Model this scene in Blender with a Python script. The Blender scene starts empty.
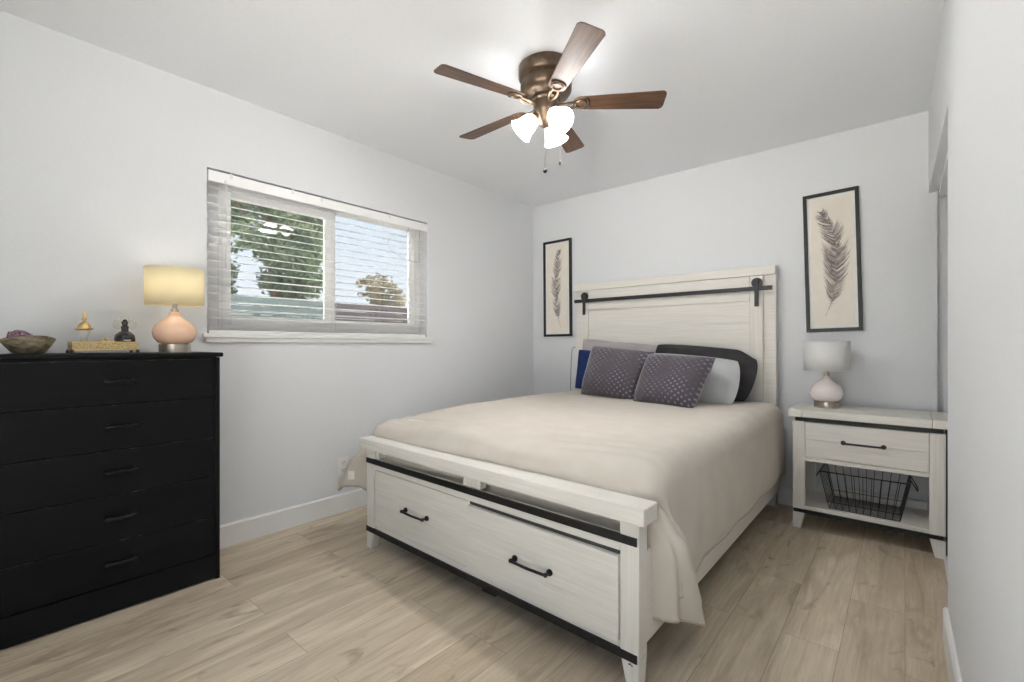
import bpy, bmesh, math, random
from mathutils import Vector, Matrix, noise
R = math.radians
PI = math.pi
scene = bpy.context.scene
COL = scene.collection

# ------------------------------------------------------------------ camera
cam_d = bpy.data.cameras.new('camera')
cam = bpy.data.objects.new('camera', cam_d)
COL.objects.link(cam)
cam.location = (0, 0, 1.0845)
cam.rotation_euler = (R(90), 0, R(40.45))
cam_d.sensor_width = 36
cam_d.lens = 36 * 461 / 1024
cam_d.shift_y = 4 / 1024
cam_d.clip_start = 0.02
scene.camera = cam

# ------------------------------------------------------------------ world, sun, exposure
w = bpy.data.worlds.new('sky'); scene.world = w; w.use_nodes = True
wn = w.node_tree.nodes; wl = w.node_tree.links
bg = wn['Background']
tc = wn.new('ShaderNodeTexCoord'); sp = wn.new('ShaderNodeSeparateXYZ'); cr = wn.new('ShaderNodeValToRGB')
wl.new(tc.outputs['Generated'], sp.inputs[0]); wl.new(sp.outputs['Z'], cr.inputs[0]); wl.new(cr.outputs[0], bg.inputs[0])
cr.color_ramp.elements[0].position = 0.0; cr.color_ramp.elements[0].color = (0.9, 0.95, 1.0, 1)
cr.color_ramp.elements[1].position = 0.6; cr.color_ramp.elements[1].color = (0.55, 0.76, 1.0, 1)
bg.inputs[1].default_value = .38
sun_d = bpy.data.lights.new('sun', 'SUN'); sun_d.energy = 20.0; sun_d.angle = R(1); sun_d.color = (1, .95, .86)
sun = bpy.data.objects.new('sun', sun_d); COL.objects.link(sun)
sun.rotation_euler = (R(-34), R(-3), 0)          # high sun behind the back wall: it lights the yard and the added bounce ground, never the room itself
vs = scene.view_settings
vs.view_transform = 'Standard'; vs.look = 'None'; vs.gamma = 1; vs.use_curve_mapping = False
vs.exposure = 1.42
FAN_E = 6.0      # fan shade glow
BULB_E = 370.0
LAMP_W = 3.0      # dresser lamp bulb, watts

# ------------------------------------------------------------------ materials
def lin(r, g, b):
    f = lambda c: (c / 255 / 12.92) if c / 255 <= .04045 else ((c / 255 + .055) / 1.055) ** 2.4
    return (f(r), f(g), f(b), 1)

def base_mat(name, col, rough=.5, metal=0, spec=.5):
    m = bpy.data.materials.new(name); m.use_nodes = True
    b = m.node_tree.nodes['Principled BSDF']
    b.inputs['Base Color'].default_value = col; b.inputs['Roughness'].default_value = rough
    b.inputs['Metallic'].default_value = metal; b.inputs['Specular IOR Level'].default_value = spec
    return m, m.node_tree.nodes, m.node_tree.links, b

def noisy(name, c1, c2, scale=(20, 20, 20), rough=.5, metal=0, bump=0.0, bdist=.002, detail=4, distort=0, spec=.5, lo=.35, hi=.65):
    m, n, l, b = base_mat(name, c1, rough, metal, spec)
    t = n.new('ShaderNodeTexCoord'); mp = n.new('ShaderNodeMapping'); mp.inputs['Scale'].default_value = scale
    nz = n.new('ShaderNodeTexNoise'); nz.inputs['Scale'].default_value = 1; nz.inputs['Detail'].default_value = detail
    nz.inputs['Distortion'].default_value = distort
    r = n.new('ShaderNodeValToRGB'); r.color_ramp.elements[0].color = c1; r.color_ramp.elements[1].color = c2
    r.color_ramp.elements[0].position = lo; r.color_ramp.elements[1].position = hi
    l.new(t.outputs['Object'], mp.inputs[0]); l.new(mp.outputs[0], nz.inputs[0]); l.new(nz.outputs[0], r.inputs[0]); l.new(r.outputs[0], b.inputs['Base Color'])
    if bump:
        bp = n.new('ShaderNodeBump'); bp.inputs['Strength'].default_value = bump; bp.inputs['Distance'].default_value = bdist
        l.new(nz.outputs[0], bp.inputs['Height']); l.new(bp.outputs[0], b.inputs['Normal'])
    return m

M = {}
M['wall'] = noisy('wall_paint', lin(226, 228, 231), lin(228, 230, 233), (90, 90, 90), .75, bump=.12, bdist=.001)
M['ceiling'] = noisy('ceiling_paint', lin(243, 245, 249), lin(245, 247, 251), (70, 70, 70), .85, bump=.12, bdist=.001)
M['trim'] = noisy('white_trim_paint', lin(236, 236, 235), lin(240, 240, 239), (5, 5, 5), .4)
M['vinyl'] = noisy('white_vinyl', lin(246, 246, 246), lin(249, 249, 249), (6, 6, 6), .35)
M['plastic'] = noisy('outlet_plastic', lin(238, 237, 233), lin(242, 241, 238), (10, 10, 10), .35)
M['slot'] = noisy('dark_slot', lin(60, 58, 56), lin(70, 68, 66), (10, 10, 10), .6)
M['whitewash'] = noisy('whitewashed_wood_across', lin(227, 223, 215), lin(236, 233, 227), (3.5, 110, 110), .5, bump=.25, bdist=.0015, detail=8, distort=.4)
M['whitewash_v'] = noisy('whitewashed_wood_upright', lin(227, 223, 215), lin(236, 233, 227), (110, 110, 3.5), .5, bump=.25, bdist=.0015, detail=8, distort=.4)
M['whitewash_y'] = noisy('whitewashed_wood_lengthwise', lin(227, 223, 215), lin(236, 233, 227), (110, 3.5, 110), .5, bump=.25, bdist=.0015, detail=8, distort=.4)
M['black_metal'] = noisy('black_iron', lin(26, 25, 25), lin(38, 37, 37), (60, 60, 60), .45, metal=.3, bump=.1)
M['black_gloss'] = noisy('black_enamel', lin(12, 12, 12), lin(18, 18, 18), (60, 60, 60), .3, spec=.25)
M['rail_metal'] = noisy('dark_iron', lin(48, 47, 49), lin(62, 61, 63), (60, 60, 60), .42, metal=.5, bump=.1)
M['wire'] = noisy('black_wire', lin(40, 40, 42), lin(56, 56, 58), (40, 40, 40), .4, metal=.5)
M['black_paint'] = noisy('black_painted_wood', lin(13, 13, 15), lin(16, 16, 18), (3, 3, 40), .5, bump=.08, bdist=.001, spec=.16)
M['worn'] = noisy('worn_paint_edge', lin(30, 30, 30), lin(150, 145, 138), (50, 22, 60), .6, lo=.55, hi=.72)
M['frame_black'] = noisy('black_frame', lin(24, 23, 22), lin(34, 32, 30), (40, 40, 40), .4)
M['mat_white'] = noisy('white_mat_board', lin(235, 234, 230), lin(240, 239, 236), (30, 30, 30), .8)
M['print'] = noisy('cream_paper', lin(236, 228, 216), lin(240, 233, 222), (12, 12, 12), .8)
M['ink_dark'] = noisy('dark_taupe_ink', lin(112, 102, 102), lin(136, 125, 124), (60, 60, 60), .9)
M['ink_mid'] = noisy('taupe_ink', lin(150, 139, 137), lin(178, 167, 161), (60, 60, 60), .9)
M['ink_light'] = noisy('pale_taupe_ink', lin(196, 185, 177), lin(214, 203, 193), (60, 60, 60), .9)
M['bronze'] = noisy('aged_bronze', lin(88, 74, 62), lin(112, 96, 80), (25, 25, 25), .36, metal=.85, bump=.08)
M['brass'] = noisy('bright_brass', lin(214, 184, 120), lin(232, 205, 145), (60, 60, 60), .28, metal=.9)
M['antique_gold'] = noisy('antique_gold', lin(170, 146, 96), lin(228, 210, 168), (220, 220, 220), .36, metal=.65, bump=.6, bdist=.002)
M['nickel'] = noisy('brushed_nickel', lin(176, 168, 156), lin(196, 188, 176), (4, 4, 120), .3, metal=.9)
M['peach_glass'] = noisy('peach_glass', lin(240, 198, 168), lin(244, 206, 178), (4, 4, 4), .12, spec=.6)
M['pale_glass'] = noisy('pale_blush_glass', lin(236, 226, 222), lin(240, 231, 228), (4, 4, 4), .12, spec=.6)
M['stone'] = noisy('grey_brown_stone', lin(92, 80, 60), lin(162, 150, 124), (35, 35, 70), .55, bump=.7, bdist=.003, detail=6)
M['amethyst'] = noisy('amethyst', lin(62, 38, 58), lin(168, 132, 150), (90, 90, 90), .25, bump=.6, bdist=.003)
M['pebble'] = noisy('pale_pebble', lin(168, 166, 158), lin(206, 203, 195), (60, 60, 60), .5)
M['black_glass'] = noisy('black_glass', lin(16, 15, 16), lin(26, 24, 25), (30, 30, 30), .08, spec=.8)
M['duvet'] = noisy('beige_duvet_cloth', lin(212, 204, 193), lin(216, 209, 199), (9, 9, 9), .9, bump=.2, bdist=.003, spec=.15)
M['duvet_hem'] = noisy('beige_hem_cloth', lin(190, 176, 155), lin(200, 188, 168), (30, 30, 30), .9, bump=.3, bdist=.003, spec=.15)
M['mattress'] = noisy('mattress_cloth', lin(222, 216, 206), lin(230, 225, 216), (30, 30, 30), .9, spec=.15)
M['tag'] = noisy('white_tag', lin(236, 234, 230), lin(242, 240, 236), (30, 30, 30), .8)
M['pale_grey_cloth'] = noisy('pale_grey_cotton', lin(196, 198, 200), lin(206, 208, 210), (9, 9, 9), .85, bump=.3, bdist=.006, spec=.15)
M['warm_grey_cloth'] = noisy('warm_grey_cotton', lin(176, 172, 172), lin(190, 186, 186), (9, 9, 9), .85, bump=.3, bdist=.006, spec=.15)
M['charcoal_cloth'] = noisy('charcoal_cotton', lin(62, 60, 62), lin(74, 72, 74), (9, 9, 9), .85, bump=.3, bdist=.006, spec=.15)
M['navy_cloth'] = noisy('navy_cotton', lin(34, 50, 98), lin(44, 62, 114), (9, 9, 9), .85, bump=.3, bdist=.006, spec=.15)
M['cord_grey'] = noisy('grey_cord', lin(120, 120, 122), lin(135, 135, 137), (9, 9, 9), .6)
M['cord_white'] = noisy('white_cord', lin(225, 225, 224), lin(235, 235, 234), (9, 9, 9), .6)
M['chain'] = noisy('chain_metal', lin(120, 112, 104), lin(145, 138, 128), (90, 90, 90), .35, metal=.8)
M['dark_fob'] = noisy('dark_wood_fob', lin(40, 32, 28), lin(54, 44, 38), (60, 60, 60), .4)
M['leaf'] = noisy('green_leaves', lin(68, 86, 70), lin(122, 138, 110), (2.5, 2.5, 2.5), .7)
M['leaf_olive'] = noisy('olive_leaves', lin(94, 89, 74), lin(150, 141, 122), (1.5, 1.5, 1.5), .7)
M['bark'] = noisy('bark', lin(84, 72, 60), lin(116, 102, 88), (6, 6, 2), .9, bump=.5)
M['fence_pane_tint'] = noisy('pane_tinted_boards', lin(72, 84, 86), lin(82, 96, 97), (1, 5, 8), .7)
M['fence_brown'] = noisy('plum_brown_boards', lin(58, 51, 57), lin(68, 61, 66), (1, 5, 8), .7)
M['bounce_ground'] = noisy('pale_bounce_ground', lin(222, 220, 216), lin(230, 228, 225), (2, 2, 2), .9)  # colour of the pale ground added to bounce sunlight
M['ground'] = noisy('yard_ground', lin(60, 64, 48), lin(80, 80, 62), (2, 2, 2), .9)

def mat_velvet():
    m, n, l, b = base_mat('dotted_plum_grey_velvet', lin(92, 84, 92), .85, spec=.2)
    b.inputs['Sheen Weight'].default_value = .6
    b.inputs['Sheen Roughness'].default_value = .4
    uv = n.new('ShaderNodeUVMap'); mp = n.new('ShaderNodeMapping'); mp.inputs['Scale'].default_value = (15, 15, 1); mp.inputs['Rotation'].default_value = (0, 0, R(45))
    fr = n.new('ShaderNodeVectorMath'); fr.operation = 'FRACTION'
    sb = n.new('ShaderNodeVectorMath'); sb.operation = 'SUBTRACT'; sb.inputs[1].default_value = (.5, .5, 0)
    ln = n.new('ShaderNodeVectorMath'); ln.operation = 'LENGTH'
    r = n.new('ShaderNodeValToRGB'); r.color_ramp.elements[0].position = .14; r.color_ramp.elements[0].color = lin(150, 146, 156)
    r.color_ramp.elements[1].position = .3; r.color_ramp.elements[1].color = lin(86, 81, 90)
    l.new(uv.outputs[0], mp.inputs[0]); l.new(mp.outputs[0], fr.inputs[0]); l.new(fr.outputs[0], sb.inputs[0]); l.new(sb.outputs[0], ln.inputs[0]); l.new(ln.outputs['Value'], r.inputs[0])
    # the dots are worn away in patches
    t = n.new('ShaderNodeTexCoord'); nz = n.new('ShaderNodeTexNoise'); nz.inputs['Scale'].default_value = 7
    r2 = n.new('ShaderNodeValToRGB'); r2.color_ramp.elements[0].position = .35; r2.color_ramp.elements[1].position = .6
    mx = n.new('ShaderNodeMixRGB'); mx.inputs[1].default_value = lin(92, 86, 93)
    l.new(t.outputs['Object'], nz.inputs[0]); l.new(nz.outputs[0], r2.inputs[0]); l.new(r2.outputs[0], mx.inputs[0]); l.new(r.outputs[0], mx.inputs[2])
    l.new(mx.outputs[0], b.inputs['Base Color'])
    nz2 = n.new('ShaderNodeTexNoise'); nz2.inputs['Scale'].default_value = 120
    bp = n.new('ShaderNodeBump'); bp.inputs['Strength'].default_value = .3; bp.inputs['Distance'].default_value = .003
    l.new(t.outputs['Object'], nz2.inputs[0]); l.new(nz2.outputs[0], bp.inputs['Height']); l.new(bp.outputs[0], b.inputs['Normal'])
    return m
M['velvet'] = mat_velvet()

def mat_floor():
    m, n, l, b = base_mat('oak_vinyl_planks', lin(170, 150, 125), .42, spec=.4)
    t = n.new('ShaderNodeTexCoord'); s = n.new('ShaderNodeSeparateXYZ'); c = n.new('ShaderNodeCombineXYZ')
    l.new(t.outputs['Object'], s.inputs[0]); l.new(s.outputs['Y'], c.inputs['X']); l.new(s.outputs['X'], c.inputs['Y'])
    def brick(c1, c2, mortar):
        k = n.new('ShaderNodeTexBrick'); k.inputs['Scale'].default_value = 1; k.inputs['Brick Width'].default_value = 1.22
        k.inputs['Row Height'].default_value = .178; k.inputs['Mortar Size'].default_value = .0012; k.inputs['Mortar Smooth'].default_value = .3
        k.inputs['Color1'].default_value = c1; k.inputs['Color2'].default_value = c2; k.inputs['Mortar'].default_value = mortar
        k.offset = .37; k.inputs['Bias'].default_value = 0
        l.new(c.outputs[0], k.inputs['Vector']); return k
    k = brick((0, 0, 0, 1), (1, 1, 1, 1), (.5, .5, .5, 1))
    # each plank shifts its own grain
    off = n.new('ShaderNodeVectorMath'); off.operation = 'MULTIPLY'; off.inputs[1].default_value = (7.3, 13.1, 3.7)
    ad = n.new('ShaderNodeVectorMath'); ad.operation = 'ADD'
    l.new(k.outputs['Color'], off.inputs[0]); l.new(off.outputs[0], ad.inputs[0]); l.new(c.outputs[0], ad.inputs[1])
    def nz(scale, detail, dist, rough=.6):
        mp = n.new('ShaderNodeMapping'); mp.inputs['Scale'].default_value = scale
        q = n.new('ShaderNodeTexNoise'); q.inputs['Scale'].default_value = 1; q.inputs['Detail'].default_value = detail; q.inputs['Distortion'].default_value = dist; q.inputs['Roughness'].default_value = rough
        l.new(ad.outputs[0], mp.inputs[0]); l.new(mp.outputs[0], q.inputs[0]); return q
    g1 = nz((1.6, 11, 5), 6, .9)         # broad cathedral tone
    g2 = nz((5, 95, 9), 8, .4, .7)         # fine grain
    g3 = nz((2.6, 7, 5), 3, 1.6)           # knots and dark flecks
    r1 = n.new('ShaderNodeValToRGB'); e = r1.color_ramp.elements
    e[0].position = .3; e[0].color = lin(196, 179, 155); e[1].position = .68; e[1].color = lin(236, 222, 199)
    l.new(g1.outputs[0], r1.inputs[0])
    r2 = n.new('ShaderNodeValToRGB'); e = r2.color_ramp.elements
    e[0].position = .3; e[0].color = (.74, .72, .70, 1); e[1].position = .62; e[1].color = (1, 1, 1, 1)
    l.new(g2.outputs[0], r2.inputs[0])
    r3 = n.new('ShaderNodeValToRGB'); e = r3.color_ramp.elements
    e[0].position = .26; e[0].color = (.5, .45, .4, 1); e[1].position = .41; e[1].color = (1, 1, 1, 1)
    l.new(g3.outputs[0], r3.inputs[0])
    def mul(a, bb, f):
        x = n.new('ShaderNodeMixRGB'); x.blend_type = 'MULTIPLY'; x.inputs[0].default_value = f
        l.new(a, x.inputs[1]); l.new(bb, x.inputs[2]); return x.outputs[0]
    o = mul(r1.outputs[0], r2.outputs[0], .75); o = mul(o, r3.outputs[0], .8)
    tone = brick(lin(236, 232, 228), (1, 1, 1, 1), lin(200, 190, 178))
    o = mul(o, tone.outputs['Color'], 1)
    l.new(o, b.inputs['Base Color'])
    bp = n.new('ShaderNodeBump'); bp.inputs['Strength'].default_value = .12; bp.inputs['Distance'].default_value = .002
    l.new(g2.outputs[0], bp.inputs['Height']); l.new(bp.outputs[0], b.inputs['Normal'])
    return m
M['floor'] = mat_floor()

def mat_walnut():
    m, n, l, b = base_mat('walnut_blade', lin(110, 66, 40), .4, spec=.7)
    t = n.new('ShaderNodeTexCoord'); mp = n.new('ShaderNodeMapping'); mp.inputs['Scale'].default_value = (5, 70, 20)
    q = n.new('ShaderNodeTexNoise'); q.inputs['Scale'].default_value = 1; q.inputs['Detail'].default_value = 6; q.inputs['Distortion'].default_value = .6
    r = n.new('ShaderNodeValToRGB'); e = r.color_ramp.elements; e[0].position = .35; e[0].color = lin(70, 50, 38); e[1].position = .65; e[1].color = lin(112, 80, 56)
    l.new(t.outputs['Object'], mp.inputs[0]); l.new(mp.outputs[0], q.inputs[0]); l.new(q.outputs[0], r.inputs[0]); l.new(r.outputs[0], b.inputs['Base Color'])
    return m
M['walnut'] = mat_walnut()

def emis(name, col, s, diffuse=.8):
    m, n, l, b = base_mat(name, (diffuse, diffuse, diffuse, 1), .3)
    b.inputs['Emission Color'].default_value = col; b.inputs['Emission Strength'].default_value = s
    return m
M['fan_shade'] = emis('lit_frosted_glass', (1, .985, .965, 1), FAN_E)
M['bulb'] = emis('lit_bulb', (1, .98, .955, 1), BULB_E)

def mat_shade(name, col, trans):
    m = bpy.data.materials.new(name); m.use_nodes = True; n = m.node_tree.nodes; l = m.node_tree.links
    n.clear(); o = n.new('ShaderNodeOutputMaterial'); d = n.new('ShaderNodeBsdfDiffuse'); t = n.new('ShaderNodeBsdfTranslucent'); x = n.new('ShaderNodeMixShader')
    tc = n.new('ShaderNodeTexCoord'); nz = n.new('ShaderNodeTexNoise'); nz.inputs['Scale'].default_value = 300
    bp = n.new('ShaderNodeBump'); bp.inputs['Strength'].default_value = .1; bp.inputs['Distance'].default_value = .001
    l.new(tc.outputs['Object'], nz.inputs[0]); l.new(nz.outputs[0], bp.inputs['Height']); l.new(bp.outputs[0], d.inputs['Normal'])
    d.inputs[0].default_value = col; t.inputs[0].default_value = col; x.inputs[0].default_value = trans
    l.new(d.outputs[0], x.inputs[1]); l.new(t.outputs[0], x.inputs[2]); l.new(x.outputs[0], o.inputs[0])
    return m
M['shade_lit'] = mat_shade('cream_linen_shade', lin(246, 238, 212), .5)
M['shade_white'] = mat_shade('white_linen_shade', lin(248, 248, 247), .3)

def mat_glass(name, tint=(1, 1, 1, 1), refl=1.0, thin=False):
    m = bpy.data.materials.new(name); m.use_nodes = True; n = m.node_tree.nodes; l = m.node_tree.links
    n.clear(); o = n.new('ShaderNodeOutputMaterial'); t = n.new('ShaderNodeBsdfTransparent'); g = n.new('ShaderNodeBsdfGlossy'); x = n.new('ShaderNodeMixShader'); f = n.new('ShaderNodeFresnel')
    if thin:                                        # thin curved glass: reflect at grazing angles on both faces alike
        n.remove(f); lw = n.new('ShaderNodeLayerWeight'); f = n.new('ShaderNodeMath'); f.operation = 'POWER'; f.inputs[1].default_value = 2
        l.new(lw.outputs['Facing'], f.inputs[0])
    else: f.inputs[0].default_value = 1.5
    g.inputs['Roughness'].default_value = .02; t.inputs[0].default_value = tint; g.inputs[0].default_value = (refl, refl, refl, 1)
    l.new(f.outputs[0], x.inputs[0]); l.new(t.outputs[0], x.inputs[1]); l.new(g.outputs[0], x.inputs[2]); l.new(x.outputs[0], o.inputs[0])
    return m
M['slat'] = mat_shade('white_slat', lin(250, 250, 250), .4)
M['window_glass'] = mat_glass('window_glass')
M['bottle_glass'] = mat_glass('bottle_glass', (.95, .94, .92, 1), .8, True)

# ------------------------------------------------------------------ mesh building
class MB:
    def __init__(s): s.v = []; s.f = []; s.m = []; s.uv = None
    def add(s, vs_, fs_, mi=0):
        o = len(s.v); s.v += [Vector(q) for q in vs_]; s.f += [tuple(i + o for i in q) for q in fs_]; s.m += [mi] * len(fs_); return s
    def box(s, x0, x1, y0, y1, z0, z1, mi=0):
        return s.add([(x0, y0, z0), (x1, y0, z0), (x1, y1, z0), (x0, y1, z0), (x0, y0, z1), (x1, y0, z1), (x1, y1, z1), (x0, y1, z1)],
                     [(3, 2, 1, 0), (4, 5, 6, 7), (0, 1, 5, 4), (1, 2, 6, 5), (2, 3, 7, 6), (3, 0, 4, 7)], mi)
    def hexa(s, p, mi=0):
        return s.add(p, [(3, 2, 1, 0), (4, 5, 6, 7), (0, 1, 5, 4), (1, 2, 6, 5), (2, 3, 7, 6), (3, 0, 4, 7)], mi)
    def prism(s, pts, h, mi=0):          # pts: list of Vector outline, h: Vector extrusion
        n = len(pts); h = Vector(h)
        return s.add([Vector(p) for p in pts] + [Vector(p) + h for p in pts],
                     [tuple(range(n))[::-1], tuple(range(n, 2 * n))] + [(i, (i + 1) % n, n + (i + 1) % n, n + i) for i in range(n)], mi)
    def lathe(s, prof, c=(0, 0, 0), n=32, mi=0, sx=1, sy=1, mat=None):
        c = Vector(c); o = []; 
        for r, z in prof:
            for k in range(n):
                a = 2 * PI * k / n; p = Vector((r * math.cos(a) * sx, r * math.sin(a) * sy, z))
                if mat: p = mat @ p
                o.append(c + p)
        fs_ = []
        for i in range(len(prof) - 1):
            for k in range(n):
                k2 = (k + 1) % n; fs_.append((i * n + k, i * n + k2, (i + 1) * n + k2, (i + 1) * n + k))
        if prof[0][0] > 1e-4 and prof[0] != prof[-1]: pass
        return s.add(o, fs_, mi)
    def tube(s, pts, r, n=8, mi=0, closed=False, caps=True):
        pts = [Vector(p) for p in pts]; N = len(pts); vs_ = []; prev = None
        for i, p in enumerate(pts):
            if closed: d = (pts[(i + 1) % N] - pts[i - 1]).normalized()
            else: d = (pts[min(i + 1, N - 1)] - pts[max(i - 1, 0)]).normalized()
            if prev is None: a = d.orthogonal().normalized()
            else: a = (prev - d * prev.dot(d)); a = a.normalized() if a.length > 1e-6 else d.orthogonal().normalized()
            prev = a; b = d.cross(a); rr = r[i] if isinstance(r, (list, tuple)) else r
            vs_ += [p + (a * math.cos(2 * PI * k / n) + b * math.sin(2 * PI * k / n)) * rr for k in range(n)]
        fs_ = []
        for i in range(N if closed else N - 1):
            j = (i + 1) % N
            for k in range(n):
                k2 = (k + 1) % n; fs_.append((i * n + k, i * n + k2, j * n + k2, j * n + k))
        if caps and not closed: fs_ += [tuple(range(n))[::-1], tuple(range((N - 1) * n, N * n))]
        return s.add(vs_, fs_, mi)
    def cyl(s, a, b, r, n=20, mi=0): return s.tube([a, b], r, n, mi)
    def ball(s, c, r, n=12, mi=0, sz=1, fn=None):
        c = Vector(c); prof = []; vs_ = []; fs_ = []
        rings = max(4, n // 2)
        for i in range(rings + 1):
            t = PI * i / rings
            for k in range(n):
                a = 2 * PI * k / n; d = Vector((math.sin(t) * math.cos(a), math.sin(t) * math.sin(a), math.cos(t)))
                q = 1 if fn is None else fn(d)
                rr = r if isinstance(r, (int, float)) else 1
                p = d * q * rr
                if not isinstance(r, (int, float)): p = Vector((p.x * r[0], p.y * r[1], p.z * r[2]))
                vs_.append(c + Vector((p.x, p.y, p.z * sz)))
        for i in range(rings):
            for k in range(n):
                k2 = (k + 1) % n; fs_.append((i * n + k, (i + 1) * n + k, (i + 1) * n + k2, i * n + k2))
        return s.add(vs_, fs_, mi)
    def grid(s, rows, mi=0):
        n = len(rows[0]); vs_ = [p for r_ in rows for p in r_]
        return s.add(vs_, [(i * n + j, i * n + j + 1, (i + 1) * n + j + 1, (i + 1) * n + j) for i in range(len(rows) - 1) for j in range(n - 1)], mi)

WL = {}
def props(o, label=None, cat=None, group=None, kind=None):
    if label: o['label'] = label
    if cat: o['category'] = cat
    if group: o['group'] = group
    if kind: o['kind'] = kind
    return o
def build(name, mb, mats, parent=None, bevel=0, smooth=True, ang=38, local=False, solid=0, sub=0, segs=2, origin=None, weld=False):
    """one mesh object; geometry is given in room coordinates unless local"""
    me = bpy.data.meshes.new(name)
    off = WL.get(parent.name, Vector()) if (parent and not local) else Vector()
    if origin is not None: off = Vector(origin)
    me.from_pydata([p - off for p in mb.v], [], mb.f)
    if weld:
        bm = bmesh.new(); bm.from_mesh(me); bmesh.ops.remove_doubles(bm, verts=bm.verts, dist=1e-5); bmesh.ops.recalc_face_normals(bm, faces=bm.faces); bm.to_mesh(me); bm.free()
    if not isinstance(mats, (list, tuple)): mats = [mats]
    for q in mats: me.materials.append(M[q])
    if len(mats) > 1:
        for i, p in enumerate(me.polygons): p.material_index = mb.m[i]
    if smooth:
        for p in me.polygons: p.use_smooth = True
        me.set_sharp_from_angle(angle=R(ang))
    if mb.uv:
        ul = me.uv_layers.new(name='UVMap')
        for lp in me.loops: ul.data[lp.index].uv = mb.uv[lp.vertex_index]
    me.update()
    o = bpy.data.objects.new(name, me); COL.objects.link(o)
    if parent: o.parent = parent
    pl = WL.get(parent.name, Vector()) if parent else Vector()
    if origin is not None: o.location = Vector(origin) - pl
    WL[o.name] = pl + o.location
    if solid:
        md = o.modifiers.new('thickness', 'SOLIDIFY'); md.thickness = solid; md.offset = 0
    if bevel:
        md = o.modifiers.new('bevel', 'BEVEL'); md.width = bevel; md.segments = segs; md.limit_method = 'ANGLE'; md.angle_limit = R(40)
    if sub:
        md = o.modifiers.new('sub', 'SUBSURF'); md.levels = sub; md.render_levels = sub
    return o
def thing(name, loc, label, cat, group=None):
    o = bpy.data.objects.new(name, None); COL.objects.link(o); o.location = loc; o.empty_display_size = .05
    WL[o.name] = Vector(loc); props(o, label, cat, group); return o
def struct(name, mb, mat, **k):
    o = build(name, mb, mat, **k); o['kind'] = 'structure'; return o
def bx(*a): return MB().box(*a)

# ------------------------------------------------------------------ room shell
XL, YB, H = -2.788, 3.596, 2.44
YF = -.55
def xr(y): return .104 + (YB - y) * .0119       # right wall runs very slightly out of square
struct('floor', bx(XL - .16, .95, YF - .1, YB + .16, -.1, 0), 'floor', smooth=False)
struct('ceiling', bx(XL - .16, .95, YF - .1, YB + .16, H, H + .1), 'ceiling', smooth=False)
WY0, WY1, WZ0, WZ1 = .803, 2.268, 1.142, 2.02
m = MB()
m.box(XL - .16, XL, YF - .1, WY0, 0, H); m.box(XL - .16, XL, WY1, YB + .16, 0, H)
m.box(XL - .16, XL, WY0, WY1, 0, WZ0); m.box(XL - .16, XL, WY0, WY1, WZ1, H)
struct('wall_left', m, 'wall', smooth=False)
struct('wall_back', MB().box(XL, .142, YB, YB + .16, 0, H).box(.142, .95, YB + .03, YB + .16, 0, H), 'wall', smooth=False)
# the front wall behind the camera has a wide opening added to let daylight in
struct('wall_front', MB().box(XL, -1.5, YF - .1, YF, 0, H).box(.06, .25, YF - .1, YF, 0, H).box(-1.5, .06, YF - .1, YF, 2.2, H), 'wall', smooth=False)
struct('ground_bounce_front', MB().box(-8, 9, -12, YF - .1, -.12, -.02).box(.95, 9, YF - .1, 9, -.12, -.02), 'bounce_ground', smooth=False)  # unseen pale ground added to throw sunlight up into the room
YE = 2.325                                         # near wall ends, closet opening begins
m = MB()
for (y0, y1, z0, z1) in ((YF, YE, 0, H), (YE, YB, 1.965, H)):
    a, b_ = xr(y0), xr(y1)
    m.hexa([(a, y0, z0), (a + .1, y0, z0), (b_ + .1, y1, z0), (b_, y1, z0), (a, y0, z1), (a + .1, y0, z1), (b_ + .1, y1, z1), (b_, y1, z1)])
struct('wall_right', m, 'wall', smooth=False)
struct('wall_closet', MB().box(.62, .95, 1.5, YB + .03, 0, H).box(.25, .62, 1.5, 1.6, 0, H), 'wall', smooth=False)
struct('trim_closet_track', MB().box(xr(3) + .035, xr(3) + .075, YE, YB - .02, 1.93, 1.965).box(xr(3) + .085, xr(3) + .095, YE, YB - .02, 1.905, 1.965), 'trim')
struct('trim_floor_track', MB().box(.148, .156, YE + .02, 3.58, 0, .012).box(.156, .19, YE + .02, 3.58, 0, .006).box(.19, .198, YE + .02, 3.58, 0, .012), 'trim')
BH = .12
def baseb(name, p0, p1, nrm):
    p0 = Vector(p0); p1 = Vector(p1); n_ = Vector(nrm)
    prof = [(0, 0), (.014, 0), (.014, BH - .008), (.008, BH), (0, BH)]
    pts = [p0 + n_ * a + Vector((0, 0, z)) for a, z in prof]
    return struct(name, MB().prism(pts, p1 - p0), 'trim', smooth=False)
baseb('baseboard_left', (XL, YF, 0), (XL, YB, 0), (1, 0, 0))
baseb('baseboard_back', (XL, YB, 0), (.142, YB, 0), (0, -1, 0))
baseb('baseboard_right', (xr(YF), YF, 0), (xr(YE), YE, 0), (-1, 0, 0))

for nme, x0, y0, y1 in (('door_1', .2, 2.36, 3.14), ('door_2', .235, 1.62, 2.42)):   # white sliding closet doors
    dd = build(nme, bx(x0, x0 + .025, y0, y1, .014, 1.95), 'trim', bevel=.002); dd['kind'] = 'structure'
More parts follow.
